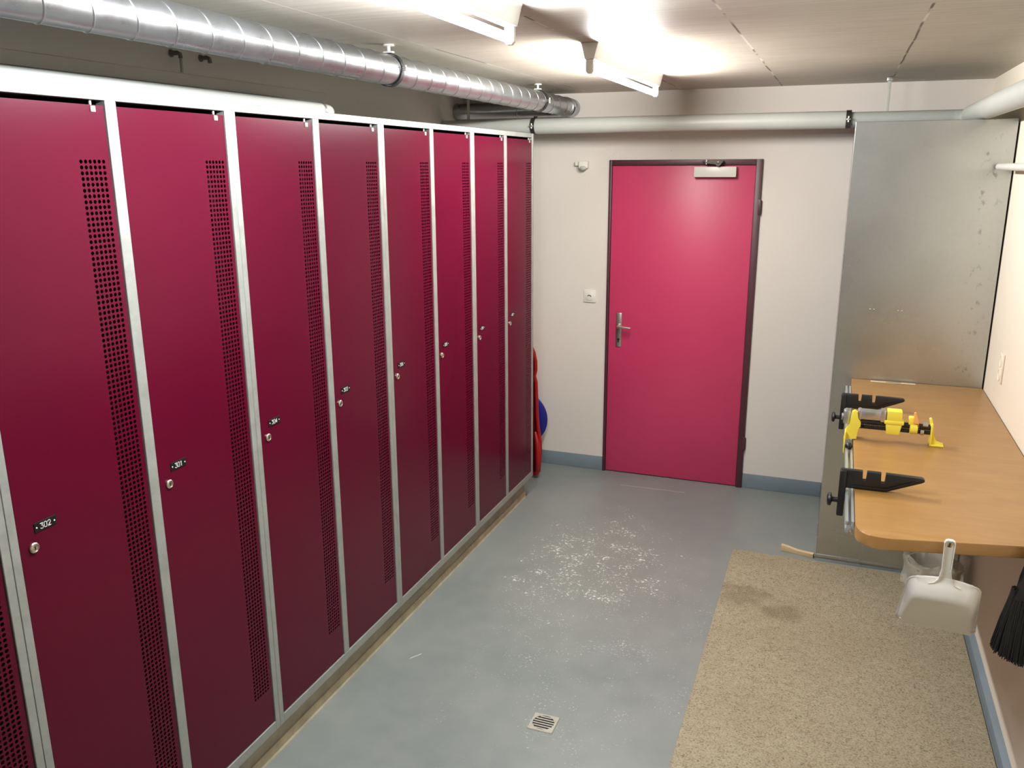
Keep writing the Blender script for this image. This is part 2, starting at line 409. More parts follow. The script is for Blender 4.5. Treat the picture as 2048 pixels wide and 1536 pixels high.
obj('closer_pivots', b, 'chrome', cl)

# ------------------------------------------------------------------ lockers
LS, LY0, ZT, ZB, ZTOP = 0.4346, 1.0958, 2.178, 0.182, 2.201
PW1, PW2 = 0.0168, 0.0226
ZBASE = 0.148
WD, HD = LS-PW1-PW2-0.006, (ZT-0.012)-(ZB+0.004)
def door_mesh():
    b = B(); bm = b.bm
    p, nc, nr, hr = 0.0133, 6, 130, 0.0049
    y0 = WD-0.0117-nc*p; ztop = 2.0435-(ZB+0.004); z0 = ztop-nr*p
    grid = [[bm.verts.new((0, y0+i*p, z0+j*p)) for j in range(nr+1)] for i in range(nc+1)]
    for i in range(nc):
        for j in range(nr):
            cy, cz = y0+(i+.5)*p, z0+(j+.5)*p
            ho = []; hi = []
            for k in range(8):
                a = PI/8 + k*PI/4
                rr = hr*1.0
                y, z = rr*math.cos(a), rr*math.sin(a)
                ho.append(bm.verts.new((0, cy+y, cz+z))); hi.append(bm.verts.new((-0.0014, cy+y, cz+z)))
            c = [grid[i+1][j+1], grid[i][j+1], grid[i][j], grid[i+1][j]]      # NE, NW, SW, SE
            # hole verts: 0,1 NE ; 2,3 NW ; 4,5 SW ; 6,7 SE
            for q in range(4):
                bm.faces.new((c[q], ho[2*q+1], ho[2*q]))
                bm.faces.new((c[q], c[(q+1) % 4], ho[(2*q+2) % 8], ho[2*q+1]))
            for k in range(8): bm.faces.new((ho[k], ho[(k+1) % 8], hi[(k+1) % 8], hi[k]))
    # solid sheet round the perforated strip
    bl, br, tl, tr = [bm.verts.new((0, y, z)) for y, z in ((0, 0), (WD, 0), (0, HD), (WD, HD))]
    L = grid[0]; R = grid[nc]; bot = [grid[i][0] for i in range(nc+1)]; top = [grid[i][nr] for i in range(nc+1)]
    bm.faces.new([bl, *L, tl][::-1])
    bm.faces.new([br, tr, *R[::-1]][::-1])
    bm.faces.new([bl, br, *bot[::-1]]); bm.faces.new([tl, *top, tr])
    # folded edges
    c = [bl, br, tr, tl]; e = [bm.verts.new((-0.018, v.co.y, v.co.z)) for v in c]
    for k in range(4): bm.faces.new((c[k], e[k], e[(k+1) % 4], c[(k+1) % 4]))
    i2 = [bm.verts.new((-0.018, y, z)) for y, z in ((0.02, 0.02), (WD-0.008, 0.02), (WD-0.008, HD-0.02), (0.02, HD-0.02))]
    for k in range(4): bm.faces.new((e[k], i2[k], i2[(k+1) % 4], e[(k+1) % 4]))
    return b.mesh('door', ['locker_red'], smooth=0)
DOORME = door_mesh()
b = B(); b.lathe([(0, 0.0125), (0.004, 0.0125), (0.006, 0.0108), (0.0065, 0.0092), (0.0048, 0.0088), (0.0052, 0.004), (0.0056, 0.001)], (0, 0, 0), (1, 0, 0), 24)
b.mi = 1; b.box(0.0052, 0.0064, -0.0010, 0.0010, -0.0045, 0.0040)
LOCKME = b.mesh('lock', ['chrome', 'dark'])
b = B(); b.cyl((-0.010, 0, -0.002), (-0.010, 0, 0.0115), 0.0035, 10); b.box(-0.004, 0.002, -0.010, 0.004, -0.016, -0.002, 0.001); PINME = b.mesh('hinge_pin', ['galv'])
GLY = {'0': [[(.2, 0), (.8, 0), (1, .3), (1, 1.3), (.8, 1.6), (.2, 1.6), (0, 1.3), (0, .3), (.2, 0)]],
       '1': [[(.2, 1.3), (.55, 1.6), (.55, 0)]],
       '2': [[(0, 1.3), (.25, 1.6), (.75, 1.6), (1, 1.3), (1, 1.0), (0, 0), (1, 0)]],
       '3': [[(0, 1.6), (1, 1.6), (.45, .95), (.8, .9), (1, .65), (1, .25), (.75, 0), (.25, 0), (0, .25)]],
       '4': [[(.7, 0), (.7, 1.6), (0, .45), (1, .45)]],
       '5': [[(1, 1.6), (.1, 1.6), (0, .9), (.6, 1), (1, .7), (1, .3), (.7, 0), (0, .1)]],
       '6': [[(.8, 1.6), (.2, 1.0), (0, .5), (.2, 0), (.8, 0), (1, .4), (.8, .85), (.1, .75)]],
       '7': [[(0, 1.6), (1, 1.6), (.35, 0)]],
       '8': [[(.5, .85), (.1, 1.1), (.2, 1.6), (.8, 1.6), (.9, 1.1), (.5, .85), (0, .5), (.2, 0), (.8, 0), (1, .5), (.5, .85)]]}
def plate_mesh(num):
    b = B(); b.box(0, 0.0016, 0, 0.059, 0, 0.024, 0.0006, 1); b.mi = 1
    cw = 0.0070; gap = 0.0030; tot = 3*cw+2*gap; x = 0.0295-tot/2
    for ch in num:
        for st in GLY[ch]:
            for (a0, a1), (c0, c1) in zip(st[:-1], st[1:]):
                p0 = Vector((x+a0*cw, 0.0056+a1*0.0080)); p1 = Vector((x+c0*cw, 0.0056+c1*0.0080))
                t = (p1-p0).normalized(); n = Vector((-t.y, t.x))*0.00085; p0 -= t*0.0006; p1 += t*0.0006
                b.prism([tuple(p0+n), tuple(p0-n), tuple(p1-n), tuple(p1+n)], lambda u, v, q: (q, u, v), 0.0016, 0.0021)
        x += cw+gap
    for y in (0.0055, 0.0535): b.cyl((0.0016, y, 0.012), (0.0026, y, 0.012), 0.0019, 10)
    return b.mesh('number_plate', ['plate_black', 'white'])
def cabinet_frame():
    b = B(); h = 2*LS
    b.box(-0.03, 0, 0.0006, PW2, ZBASE, ZTOP, 0.0012, 1)
    b.box(-0.03, 0, h-PW2, h-0.0006, ZBASE, ZTOP, 0.0012, 1)
    b.box(-0.03, -0.0002, LS-PW1, LS+PW1, ZB, ZT, 0.0012, 1)
    b.box(-0.03, -0.0002, PW2, h-PW2, ZT, ZTOP, 0.0012, 1)
    b.box(-0.03, -0.0002, PW2, h-PW2, ZBASE, ZB, 0.0012, 1)
    return b.mesh('frame', ['galv'])
def cabinet_body():
    b = B(); h = 2*LS
    b.box(-0.50, -0.031, 0.0008, 0.0030, ZBASE, ZTOP); b.box(-0.50, -0.031, h-0.0030, h-0.0008, ZBASE, ZTOP)
    b.box(-0.50, -0.497, 0.003, h-0.003, ZBASE, ZTOP); b.box(-0.497, -0.031, LS-0.001, LS+0.001, ZBASE+0.01, ZTOP-0.003)
    b.box(-0.497, -0.031, 0.003, h-0.003, ZBASE, ZBASE+0.002)
    b.mi = 1; b.box(-0.497, -0.031, 0.003, h-0.003, ZTOP-0.002, ZTOP)
    return b.mesh('body', ['body', 'galv'], smooth=0)
FRAMEME, BODYME = cabinet_frame(), cabinet_body()
def cabinet(i, nums, label):
    ry = LY0+i*2*LS
    t = thing('locker_cabinet', label, 'locker', (0, ry, 0), 'red double lockers along the left wall')
    inst('body', BODYME, t); inst('frame', FRAMEME, t)
    for k, num in enumerate(nums):
        y = (PW2 if k == 0 else LS+PW1)+0.003
        dr = inst('door', DOORME, t, (-0.004, y, ZB+0.004))
        inst('lock', LOCKME, dr, (0, 0.034, 1.179-ZB-0.004))
        inst('hinge_pin', PINME, dr, (0.001, WD-0.030, HD))
        if num: inst('number_plate', plate_mesh(num), dr, (0.0002, 0.042 if k == 0 else 0.046, 1.2105-ZB-0.004))
cabinet(-1, (None, None), 'red locker cabinet cut off by the left picture edge, only perforations and metal post showing')
cabinet(0, ('302', '301'), 'red two-door locker cabinet with number plates 302 and 301, nearest complete cabinet')
cabinet(1, ('304', '303'), 'red two-door locker cabinet whose left door has number plate 304, next beyond 302 and 301')
cabinet(2, ('306', '305'), 'red two-door locker cabinet second from the far end of the row')
cabinet(3, ('308', '307'), 'red two-door locker cabinet at the far end of the row beside the red sled')
# plinth under the row
b = B(); b.box(-0.48, -0.056, LY0-2*LS, LY0+8*LS-0.01, 0.0005, ZBASE-0.0005, 0.002)
b.mi = 1; b.prism([(-0.056, 0.0005), (-0.046, 0.0005), (-0.047, 0.034), (-0.051, 0.042), (-0.056, 0.042)], lambda u, v, q: (u, q, v), LY0-2*LS, LY0+8*LS-0.01)
struct('trim_1', b, ['plinth', 'cove'])

# ------------------------------------------------------------------ galvanised shaft casing at the back right
t = thing('sheet_metal_casing', 'tall galvanised sheet metal casing in the back right corner behind the bench', 'metal casing', (2.01, 4.75, 0))
BX0, BX1, BY, BZ = 1.689, 2.352, 4.28, 2.216
obj('casing', B().box(BX0, BX1, BY, YB-0.001, 0.0006, BZ, 0.0015, 1), 'panel', t)
b = B(); b.box(BX0-0.0012, BX1, BY-0.004, BY-0.0003, 0.0006, 0.036, 0.001); b.box(BX0-0.004, BX0-0.0003, BY-0.004, YB-0.01, 0.0006, 0.036, 0.001)
obj('base_strip', b, 'panel', t)
for x in (1.832, 1.848, 1.955, 1.972):
    obj('rivet', B().lathe([(0, 0.0035), (0.0012, 0.003), (0.002, 0.0012)], (x, BY-0.0002, 1.346), (0, -1, 0), 10), 'chrome', t)

# ------------------------------------------------------------------ work bench
BT = 0.998
t = thing('workbench', 'wooden workbench top with rounded corner fixed along the right wall', 'workbench', (2.07, 3.3, BT))
def bench_outline():
    pts = [(2.354, 4.276), (1.779, 4.276)]
    P0, P1, P2 = Vector((1.779, 2.405)), Vector((1.779, 2.312)), Vector((1.868, 2.322))
    for k in range(13):
        q = k/12; p = P0*(1-q)**2 + P1*2*q*(1-q) + P2*q*q; pts.append((p.x, p.y))
    pts.append((2.354, 2.425)); return pts
b = B(); b.prism(bench_outline(), lambda u, v, q: (u, v, q), BT-0.036, BT, 0.003)
obj('bench_top', b, 'bench', t)
rail = None
b = B()
prof = [(1.7525, .950), (1.777, .950), (1.777, .986), (1.769, .986), (1.769, .980), (1.772, .980), (1.772, .973), (1.758, .973), (1.758, .980), (1.761, .980), (1.761, .986), (1.7525, .986),
        (1.7525, .974), (1.756, .974), (1.756, .963), (1.7525, .963)]
b.prism(prof, lambda u, v, q: (u, q, v), 2.440, 4.165)
obj('clamp_rail', b, 'alu', t)
b = B(); b.cyl((1.761, 2.420, .955), (1.761, 2.440, .955), 0.004, 10); b.cyl((1.770, 2.410, .962), (1.770, 2.440, .962), 0.004, 10)
obj('rail_bolts', b, 'chrome', t)
b = B(); b.sphere((1.763, 3.165, 0.995), 0.0135, 16); b.cyl((1.763, 3.165, 0.985), (1.763, 3.165, 0.990), 0.009, 12)
obj('ball_knob', b, 'black', t)
b = B(); b.tube([(2.021, 2.362, 0.984), (2.021, 2.335, 0.988), (2.020, 2.322, 1.000), (2.020, 2.318, 1.0105)], 0.002, 8); obj('screw_hook', b, 'iron', t)

# ------------------------------------------------------------------ black notched ski rests on the rail
def ski_rest(y, label):
    t = thing('ski_rest', label, 'clamp arm', (1.742, y, 0.93), 'black notched clamp arms on the bench rail')
    b = B()
    pr = [(1.734, 1.060), (1.799, 1.060), (1.799, 1.028), (1.812, 1.028), (1.812, 1.060), (1.854, 1.060), (1.854, 1.026), (1.868, 1.026), (1.868, 1.060),
          (1.974, 1.058), (1.981, 1.054), (1.981, 1.048), (1.974, 1.043), (1.874, 1.0005), (1.7516, 1.0005), (1.7516, 1.0005-0.02), (1.7512, 0.965), (1.7512, 0.900), (1.731, 0.900), (1.731, 1.050)]
    b.prism(pr, lambda u, v, q: (u, q, v), y-0.011, y+0.011, 0.0014)
    obj('arm', b, 'black', t)
    b = B(); b.box(1.7305, 1.7514, y-0.018, y+0.018, 0.900, 1.0580, 0.004); b.prism([(1.77, 1.006), (1.872, 1.006), (1.955, 1.046), (1.955, 1.049), (1.872, 1.012), (1.77, 1.012)], lambda u, v, q: (u, q, v), y-0.0145, y-0.0118)
    obj('bracket', b, 'black', t)
    b = B(); b.lathe([(0, 0.0085), (0.016, 0.0085), (0.018, 0.012), (0.020, 0.021), (0.023, 0.0225), (0.029, 0.0215), (0.032, 0.016), (0.033, 0.008)], (1.7306, y, 0.950), (-1, 0, 0), 22)
    obj('screw_knob', b, 'black', t)
ski_rest(3.715, 'black notched clamp arm on the bench rail, farther one behind the yellow vise')
ski_rest(2.705, 'black notched clamp arm on the bench rail, nearer one close to the rounded bench corner')

# ------------------------------------------------------------------ yellow vise in the middle
VY = 3.275
t = thing('ski_vise', 'yellow and grey screw vise standing between the two black arms on the bench', 'vise', (1.9, VY, BT))
XZ = lambda u, v, q: (u, q, v)
b = B()
b.prism([(1.7470, .945), (1.7505, .945), (1.7505, .9992), (1.790, .9994), (1.790, 1.040), (1.800, 1.050), (1.800, 1.070), (1.788, 1.082), (1.786, 1.108), (1.776, 1.114), (1.766, 1.108), (1.762, 1.060), (1.750, 1.040), (1.7440, 1.0)], XZ, VY-0.030, VY-0.012, 0.002)
b.box(1.7460, 1.7510, VY-0.050, VY+0.004, 0.945, 1.030, 0.002); b.box(1.762, 1.785, VY-0.018, VY+0.018, 0.9990, 1.070, 0.003)
obj('rail_bracket', b, 'yellow', t)
b = B(); b.box(1.736, 1.762, VY-0.016, VY+0.018, 1.052, 1.108, 0.006); b.cyl((1.7362, VY, 1.078), (1.730, VY, 1.078), 0.014, 16, 0.002)
b.mi = 1; b.cyl((1.7302, VY, 1.078), (1.729, VY, 1.078), 0.005, 12)
obj('end_block', b, ['zinc', 'dark'], t)
b = B(); b.box(1.787, 1.884, VY-0.018, VY+0.020, 1.078, 1.113, 0.003); b.box(1.868, 1.886, VY-0.021, VY+0.023, 1.074, 1.120, 0.003); b.box(1.790, 1.800, VY-0.020, VY+0.022, 1.076, 1.1145, 0.002)
obj('metal_jaw', b, 'zinc', t)
b = B(); b.cyl((1.786, VY, 1.066), (2.046, VY, 1.066), 0.011, 16); b.box(1.786, 1.89, VY-0.008, VY+0.008, 1.070, 1.078)
obj('slide_bar', b, 'black', t)
pr = []; x = 0.0
while x < 0.262: pr += [(x, 0.0075), (x+0.0022, 0.0098), (x+0.0044, 0.0075)]; x += 0.0058
obj('spindle', B().lathe(pr, (1.786, VY-0.002, 1.046), (1, 0, 0), 14), 'iron', t)
b = B(); b.box(1.889, 1.942, VY-0.024, VY+0.024, 1.082, 1.122, 0.004); b.box(1.882, 1.950, VY-0.026, VY+0.020, 1.070, 1.084, 0.003)
b.prism([(1.886, 1.072), (1.946, 1.072), (1.940, 1.050), (1.938, 1.030), (1.892, 1.030), (1.890, 1.050)], XZ, VY-0.022, VY+0.018, 0.003)
obj('moving_jaw', b, 'yellow', t)
b = B(); b.lathe([(0, 0.018), (0.002, 0.021), (0.026, 0.021), (0.028, 0.018)], (1.972, VY-0.001, 1.056), (1, 0, 0), 20); b.box(1.966, 1.990, VY-0.014, VY+0.014, 1.072, 1.102, 0.004)
obj('locking_collar', b, 'yellow', t)
b = B(); b.prism([(1.982, 1.080), (2.000, 1.080), (2.004, 1.060), (1.998, 1.095), (1.988, 1.122), (1.982, 1.122)], XZ, VY-0.017, VY-0.006, 0.001)
obj('pointer', b, 'orange', t)
b = B(); b.lathe([(0, 0.013), (0.018, 0.013)], (2.016, VY, 1.074), (1, 0, 0), 6); b.cyl((2.010, VY-0.002, 1.046), (2.022, VY-0.002, 1.046), 0.0125, 16)
obj('nut', b, 'chrome', t)
b = B(); b.prism([(2.036, 1.100), (2.042, 1.104), (2.047, 1.098), (2.053, 1.070), (2.055, 1.040), (2.066, 1.014), (2.090, 1.007), (2.092, 0.9985), (2.046, 0.9985), (2.045, 1.060)], XZ, VY-0.008, VY+0.008, 0.0015)
b.box(2.044, 2.050, VY-0.022, VY+0.022, 0.9985, 1.086, 0.002); b.box(2.044, 2.093, VY-0.022, VY+0.022, 0.9985, 1.0045, 0.0015)
obj('support_foot', b, 'yellow', t)
# strip of plastic lying at the far end of the bench
o = obj('plastic_strip', B().box(-0.10, 0.10, -0.014, 0.014, 0, 0.0015, 0.0004, 1), 'tape'); o.location = (1.965, 4.247, BT+0.0005); o.rotation_euler = (0, 0, 0.03)
tag(o, 'thin pale plastic strip lying on the bench against the metal casing', 'plastic strip')
b = B(); b.box(-0.030, 0.036, -0.004, 0.003, 0.0016, 0.0022); c = obj('print_mark', b, 'iron', o, local=True)

# ------------------------------------------------------------------ rug, drain, wood wedge
b = B(); b.box(1.268, 2.326, -0.60, 4.246, 0.0006, 0.009, 0.004)
tag(obj('carpet_runner', b, 'rug'), 'long beige stained carpet runner on the floor along the right wall', 'carpet')
t = thing('floor_drain', 'small square metal floor drain set in the grey floor near the lockers', 'drain', (0.782, 2.490, 0))
b = B(); s_ = 0.048
n_ = 28
ro = []
for k in range(n_):
    a = 2*PI*(k+.5)/n_; c_, sn = math.cos(a), math.sin(a); m_ = max(abs(c_), abs(sn)); ro.append((c_/m_*s_, sn/m_*s_))
top = b.ring([(0.782+x, 2.490+y, 0.0035) for x, y in ro]); bot = b.ring([(0.782+x*1.05, 2.490+y*1.05, 0.0006) for x, y in ro])
inn = b.ring([(0.782+0.041*math.cos(2*PI*(k+.5)/n_), 2.490+0.041*math.sin(2*PI*(k+.5)/n_), 0.0035) for k in range(n_)])
in2 = b.ring([(0.782+0.041*math.cos(2*PI*(k+.5)/n_), 2.490+0.041*math.sin(2*PI*(k+.5)/n_), 0.0008) for k in range(n_)])
b.skin(top, bot); b.skin(top, inn); b.skin(inn, in2)
obj('drain_frame', b, 'drain', t)
b = B()
for k in range(-3, 3):
    y = (k+0.5)*0.0135; hw = math.sqrt(0.0405**2-y*y); b.box(0.782-hw, 0.782+hw, 2.490+y-0.0030, 2.490+y+0.0030, 0.0012, 0.0032, 0.0006, 1)
obj('grate', b, 'drain', t)
b = B(); b.lathe([(0, 0.0408), (0.0004, 0.0408)], (0.782, 2.490, 0.0006), (0, 0, 1), 28); obj('drain_hole', b, 'dark', t)
b = B()
b.prism([(-0.085, 0), (0.085, 0), (0.085, 0.022), (0.0, 0.020), (-0.055, 0.030), (-0.085, 0.034)], lambda u, v, q: (u, q, v), -0.012, 0.012, 0.001)
o = obj('wood_wedge', b, 'raw_wood'); o.location = (1.596, 4.322, 0.0008); o.rotation_euler = (0, 0, -0.22)
tag(o, 'small raw wooden wedge on the floor by the foot of the metal casing', 'wedge')

# ------------------------------------------------------------------ waste bin with clear liner
t = thing('waste_bin', 'small waste bin with clear plastic liner under the bench', 'bin', (2.205, 3.93, 0.009))
bc = (2.205, 3.93, 0)
b = B(); b.lathe([(0.0096, 0.085), (0.011, 0.092), (0.22, 0.116), (0.225, 0.120), (0.232, 0.120), (0.232, 0.115), (0.22, 0.113), (0.016, 0.089)], bc, (0, 0, 1), 32)
obj('bucket', b, 'bin', t)
b = B(); n_ = 56; prev = None
for j, (z, r) in enumerate([(0.135, 0.127), (0.15, 0.129), (0.19, 0.127), (0.225, 0.128), (0.262, 0.136), (0.270, 0.138), (0.255, 0.122), (0.20, 0.108), (0.08, 0.092)]):
    rg = []
    for k in range(n_):
        a = 2*PI*k/n_; wv = 0.007*math.sin(7*a+j*0.6)+0.005*math.sin(13*a-j)+0.004*math.sin(23*a+2*j)
        zz = z + (0.026*math.sin(3*a+1)+0.014*math.sin(8*a) if j == 0 else 0.012*math.sin(5*a+2) if j in (4, 5) else 0)
        rr = r + (wv if j < 6 else -abs(wv)*0.6); rg.append((bc[0]+rr*math.cos(a), bc[1]+rr*math.sin(a), zz))
    rg = b.ring(rg)
    if prev: b.skin(prev, rg)
    prev = rg
obj('bin_liner', b, 'bag', t, smooth=60)

# ------------------------------------------------------------------ dustpan hanging off the bench front edge
t = thing('dustpan', 'white plastic dustpan hanging by its handle from the front edge of the bench', 'dustpan', (2.020, 2.322, 1.016), rot=(math.radians(5), 0, math.radians(-5)))
PA = math.radians(35)
def swing(u, w_, v):
    dv = v+0.125
    return (u, w_*math.cos(PA)-dv*math.sin(PA), -0.125+dv*math.cos(PA)+w_*math.sin(PA)) if dv < 0 else (u, w_, v)
def pan_loop(ins, top_in, d_top, d_bot):
    """open loop from bottom left, over the top, to bottom right: (u, v, w)"""
    yb, yt = -0.445, -0.128 - top_in
    hb, ht = 0.107-ins, 0.088-ins
    rc = 0.030; pts = []
    for k in range(9):
        q = k/8; v = yb+(yt-rc-yb)*q; pts.append((-(hb+(ht-hb)*(v-yb)/(yt-yb)), v))
    for k in range(1, 8):
        a = PI-k/8*PI/2; pts.append((-ht+rc+rc*math.cos(a), yt-rc+rc*math.sin(a)))
    for k in range(0, 9):
        q = k/8; u = (-ht+rc)+(2*ht-2*rc)*q; pts.append((u, yt+0.008*(1-(2*q-1)**2)))
    for k in range(1, 8):
        a = PI/2-k/8*PI/2; pts.append((ht-rc+rc*math.cos(a), yt-rc+rc*math.sin(a)))
    for k in range(9):
        q = 1-k/8; v = yb+(yt-rc-yb)*q; pts.append(((hb+(ht-hb)*(v-yb)/(yt-yb)), v))
    return [swing(u, -(d_bot+(d_top-d_bot)*(v-yb)/(yt-yb)), v) for u, v in pts]
b = B()
loops = [pan_loop(-0.005, -0.005, 0.003, 0.000), pan_loop(0.0, 0.0, 0.004, 0.001), pan_loop(0.003, 0.008, 0.018, 0.004), pan_loop(0.008, 0.024, 0.040, 0.008), pan_loop(0.013, 0.036, 0.047, 0.010), pan_loop(0.019, 0.044, 0.049, 0.010)]
rg = [b.ring(l) for l in loops]
for a_, c_ in zip(rg[:-1], rg[1:]): b.skin(a_, c_, closed=False)
last = rg[-1]; n_ = len(last)
for k in range(n_//2):
    i0, i1, j0, j1 = k, k+1, n_-1-k, n_-2-k
    if i1 < j1: b._tag([b.bm.faces.new((last[i0], last[j0], last[j1], last[i1]))])
    elif i1 == j1: b._tag([b.bm.faces.new((last[i0], last[j0], last[i1]))])
o = obj('pan', b, 'white', t, smooth=50, local=True)
m_ = o.modifiers.new('thickness', 'SOLIDIFY'); m_.thickness = 0.0022; m_.offset = 0
b = B(); b.prism([(-0.102, -0.447), (0.102, -0.447), (0.0988, -0.418), (-0.0988, -0.418)], lambda u, v, q: swing(u, q, v), -0.0145, -0.0105, 0.001)
obj('lip', b, 'white', t, local=True)
# hollow handle: back web with a hanging slot, raised rim round it
b = B(); HW = lambda v: 0.0125+0.006*max(0, (-0.085-v)/0.05)**2
web = lambda v0, v1, u0, u1: b.box(u0, u1, -0.004, -0.0015, v0, v1)
web(-0.020, -0.006, -0.010, -0.0055); web(-0.020, -0.006, 0.0055, 0.010); web(-0.006, 0.003, -0.010, 0.010)
b.prism([(-0.0105, -0.020), (-0.0095, -0.085), (-0.014, -0.122), (-0.024, -0.136), (0.024, -0.136), (0.014, -0.122), (0.0095, -0.085), (0.0105, -0.020)], lambda u, v, q: (u, q, v), -0.004, -0.0015)
path = [(-0.040, -0.012, -0.137), (-0.026, -0.011, -0.132), (-0.016, -0.010, -0.118), (-0.0115, -0.010, -0.090), (-0.0125, -0.010, -0.030), (-0.0130, -0.010, -0.004), (-0.0105, -0.010, 0.003), (-0.005, -0.010, 0.0055),
        (0.005, -0.010, 0.0055), (0.0105, -0.010, 0.003), (0.0130, -0.010, -0.004), (0.0125, -0.010, -0.030), (0.0115, -0.010, -0.090), (0.016, -0.010, -0.118), (0.026, -0.011, -0.132), (0.040, -0.012, -0.137)]
for k in range(len(path)-1):
    p0, p1 = Vector(path[k]), Vector(path[k+1]); dd = Vector((p1.x-p0.x, 0, p1.z-p0.z)).normalized(); nn = Vector((-dd.z, 0, dd.x))*0.0011
    q0, q1 = p0-dd*0.0008, p1+dd*0.0008
    b.prism([((q0+nn).x, (q0+nn).z), ((q0-nn).x, (q0-nn).z), ((q1-nn).x, (q1-nn).z), ((q1+nn).x, (q1+nn).z)], lambda u, v, q: (u, q, v), -0.013, -0.0015)
obj('handle', b, 'white', t, local=True)

# ------------------------------------------------------------------ hand brush hanging at the right
t = thing('hand_brush', 'black hand brush with flared bristles hanging under the bench at the right', 'brush', (2.252, 2.385, 0.97))
b = B()
pts = [(-0.036, -0.02), (-0.037, 0.03), (-0.028, 0.046), (0.0, 0.052), (0.028, 0.046), (0.037, 0.03), (0.036, -0.02), (0.037, -0.055), (0.044, -0.085), (0.062, -0.12), (-0.062, -0.12), (-0.046, -0.085), (-0.037, -0.055)]
prism_pts = [(2.252+u, 0.975+v) for u, v in pts]
b.prism(prism_pts, lambda u, v, q: (u, q, v), 2.345, 2.375, 0.006)
obj('brush_handle', b, 'black', t)
b = B(); b.prism([(2.252+u, 0.975+v) for u, v in ((-0.008, -0.045), (0.008, -0.045), (0.010, -0.022), (-0.010, -0.022))], lambda u, v, q: (u, q, v), 2.3445, 2.3449)
obj('hanging_slot', b, 'trunk', t)
b = B()
for k in range(1500):
    u = random.uniform(-1, 1); v = random.uniform(-1, 1); spread = random.uniform(0.85, 1.05)
    x0 = 2.252+u*0.058; y0 = 2.362+v*0.012; z0 = 0.860+random.uniform(-0.006, 0.03)
    x1 = 2.256+u*0.092*spread; y1 = 2.362+v*0.030; z1 = 0.668+0.032*u*u+random.uniform(-0.006, 0.006)
    mid = (x0*0.45+x1*0.55+random.uniform(-.002, .002), y0*0.45+y1*0.55, (z0+z1)/2)
    b.tube([(x0, y0, z0), mid, (x1, y1, z1)], [0.0022, 0.0021, 0.0014], 4, caps=True)
o = obj('bristles', b, 'bristle', t); o['kind'] = 'stuff'

# ------------------------------------------------------------------ fluorescent lights
def light(y0, y1, label, lamp='tube'):
    xc = 0.747; t = thing('fluorescent_light', label, 'light fixture', (xc, (y0+y1)/2, H), 'batten lights on the ceiling')
    b = B(); pr = [(-0.035, 0), (0.035, 0), (0.028, -0.012), (0.018, -0.058), (-0.018, -0.058), (-0.029, -0.010)]
    b.prism([(xc+u, H-0.0006+v) for u, v in pr], lambda u, v, q: (u, q, v), y0, y1, 0.0015)
    obj('housing', b, 'white_enamel', t)
    for ye, s in ((y0, 1), (y1, -1)):
        b = B(); b.prism([(xc+u, H+v) for u, v in ((-0.014, -0.0588), (0.014, -0.0588), (0.0135, -0.100), (0.007, -0.108), (-0.007, -0.108), (-0.0135, -0.100))], lambda u, v, q: (u, q, v), ye+s*0.002, ye+s*0.022, 0.002)
        obj('lamp_holder', b, 'white_enamel', t)
    b = B(); L_ = y1-y0-0.046; b.lathe([(L_*k/36, 0.013) for k in range(37)], (xc, y0+0.023, H-0.091), (0, 1, 0), 10); obj('tube', b, lamp, t, smooth=60)
light(3.075, 4.29, 'lit ceiling tube light nearer to the door, fully in view')
light(1.06, 2.275, 'lit ceiling tube light cut off by the top picture edge', 'tube_cool')

# ------------------------------------------------------------------ spiral duct
DXC, DZC, DR = 0.040, 2.372, 0.0535
t = thing('spiral_duct', 'galvanised spiral ventilation duct under the ceiling above the lockers', 'duct', (DXC, 2.0, DZC))
b = B(); pitch = 0.129; n_ = 56; prev = None
prof = [(0.0, 0), (0.44, 0), (0.456, 0.0016), (0.470, 0.0021), (0.484, 0.0016), (0.50, 0), (0.99, 0)]
y = -1.70; turn = 0
yy = -1.60; ph = 0.655
while True:
    done = False
    for fr, dr in prof:
        base = -1.72+(turn+fr)*pitch+0.045
        if base > 5.10: done = True; break
        rg = []
        for k in range(n_+1):
            a = 2*PI*k/n_; rr = DR+dr
            rg.append((DXC+rr*math.cos(a), min(max(base-pitch*k/n_+0.065, YN+0.0006), 5.10), DZC+rr*math.sin(a)))
        rg = b.ring(rg)
        if prev: b.skin(prev, rg, closed=False)
        prev = rg
    if done: break
    turn += 1
obj('duct_run', b, 'duct', t, recalc=True, smooth=18)
b = B(); b.lathe([(0, DR+0.001), (0.095, DR+0.001), (0.105, DR-0.006), (0.108, 0.03), (0.109, 0.002)], (DXC, 5.070, DZC), (0, 1, 0), 48)
b.lathe([(0, DR+0.004), (0.012, DR+0.004)], (DXC, 5.020, DZC), (0, 1, 0), 48)
obj('end_cap', b, 'duct', t)
BYD, BZD, BR = 5.100, 2.3635, 0.050
b = B(); b.lathe([(0, BR), (0.32, BR), (0.322, BR+0.003), (0.330, BR+0.003), (0.332, BR), (0.745, BR), (0.745, BR+0.004), (0.757, BR+0.004)], (0.038, BYD, BZD), (-1, 0, 0), 40)
obj('side_branch', b, 'duct', t)
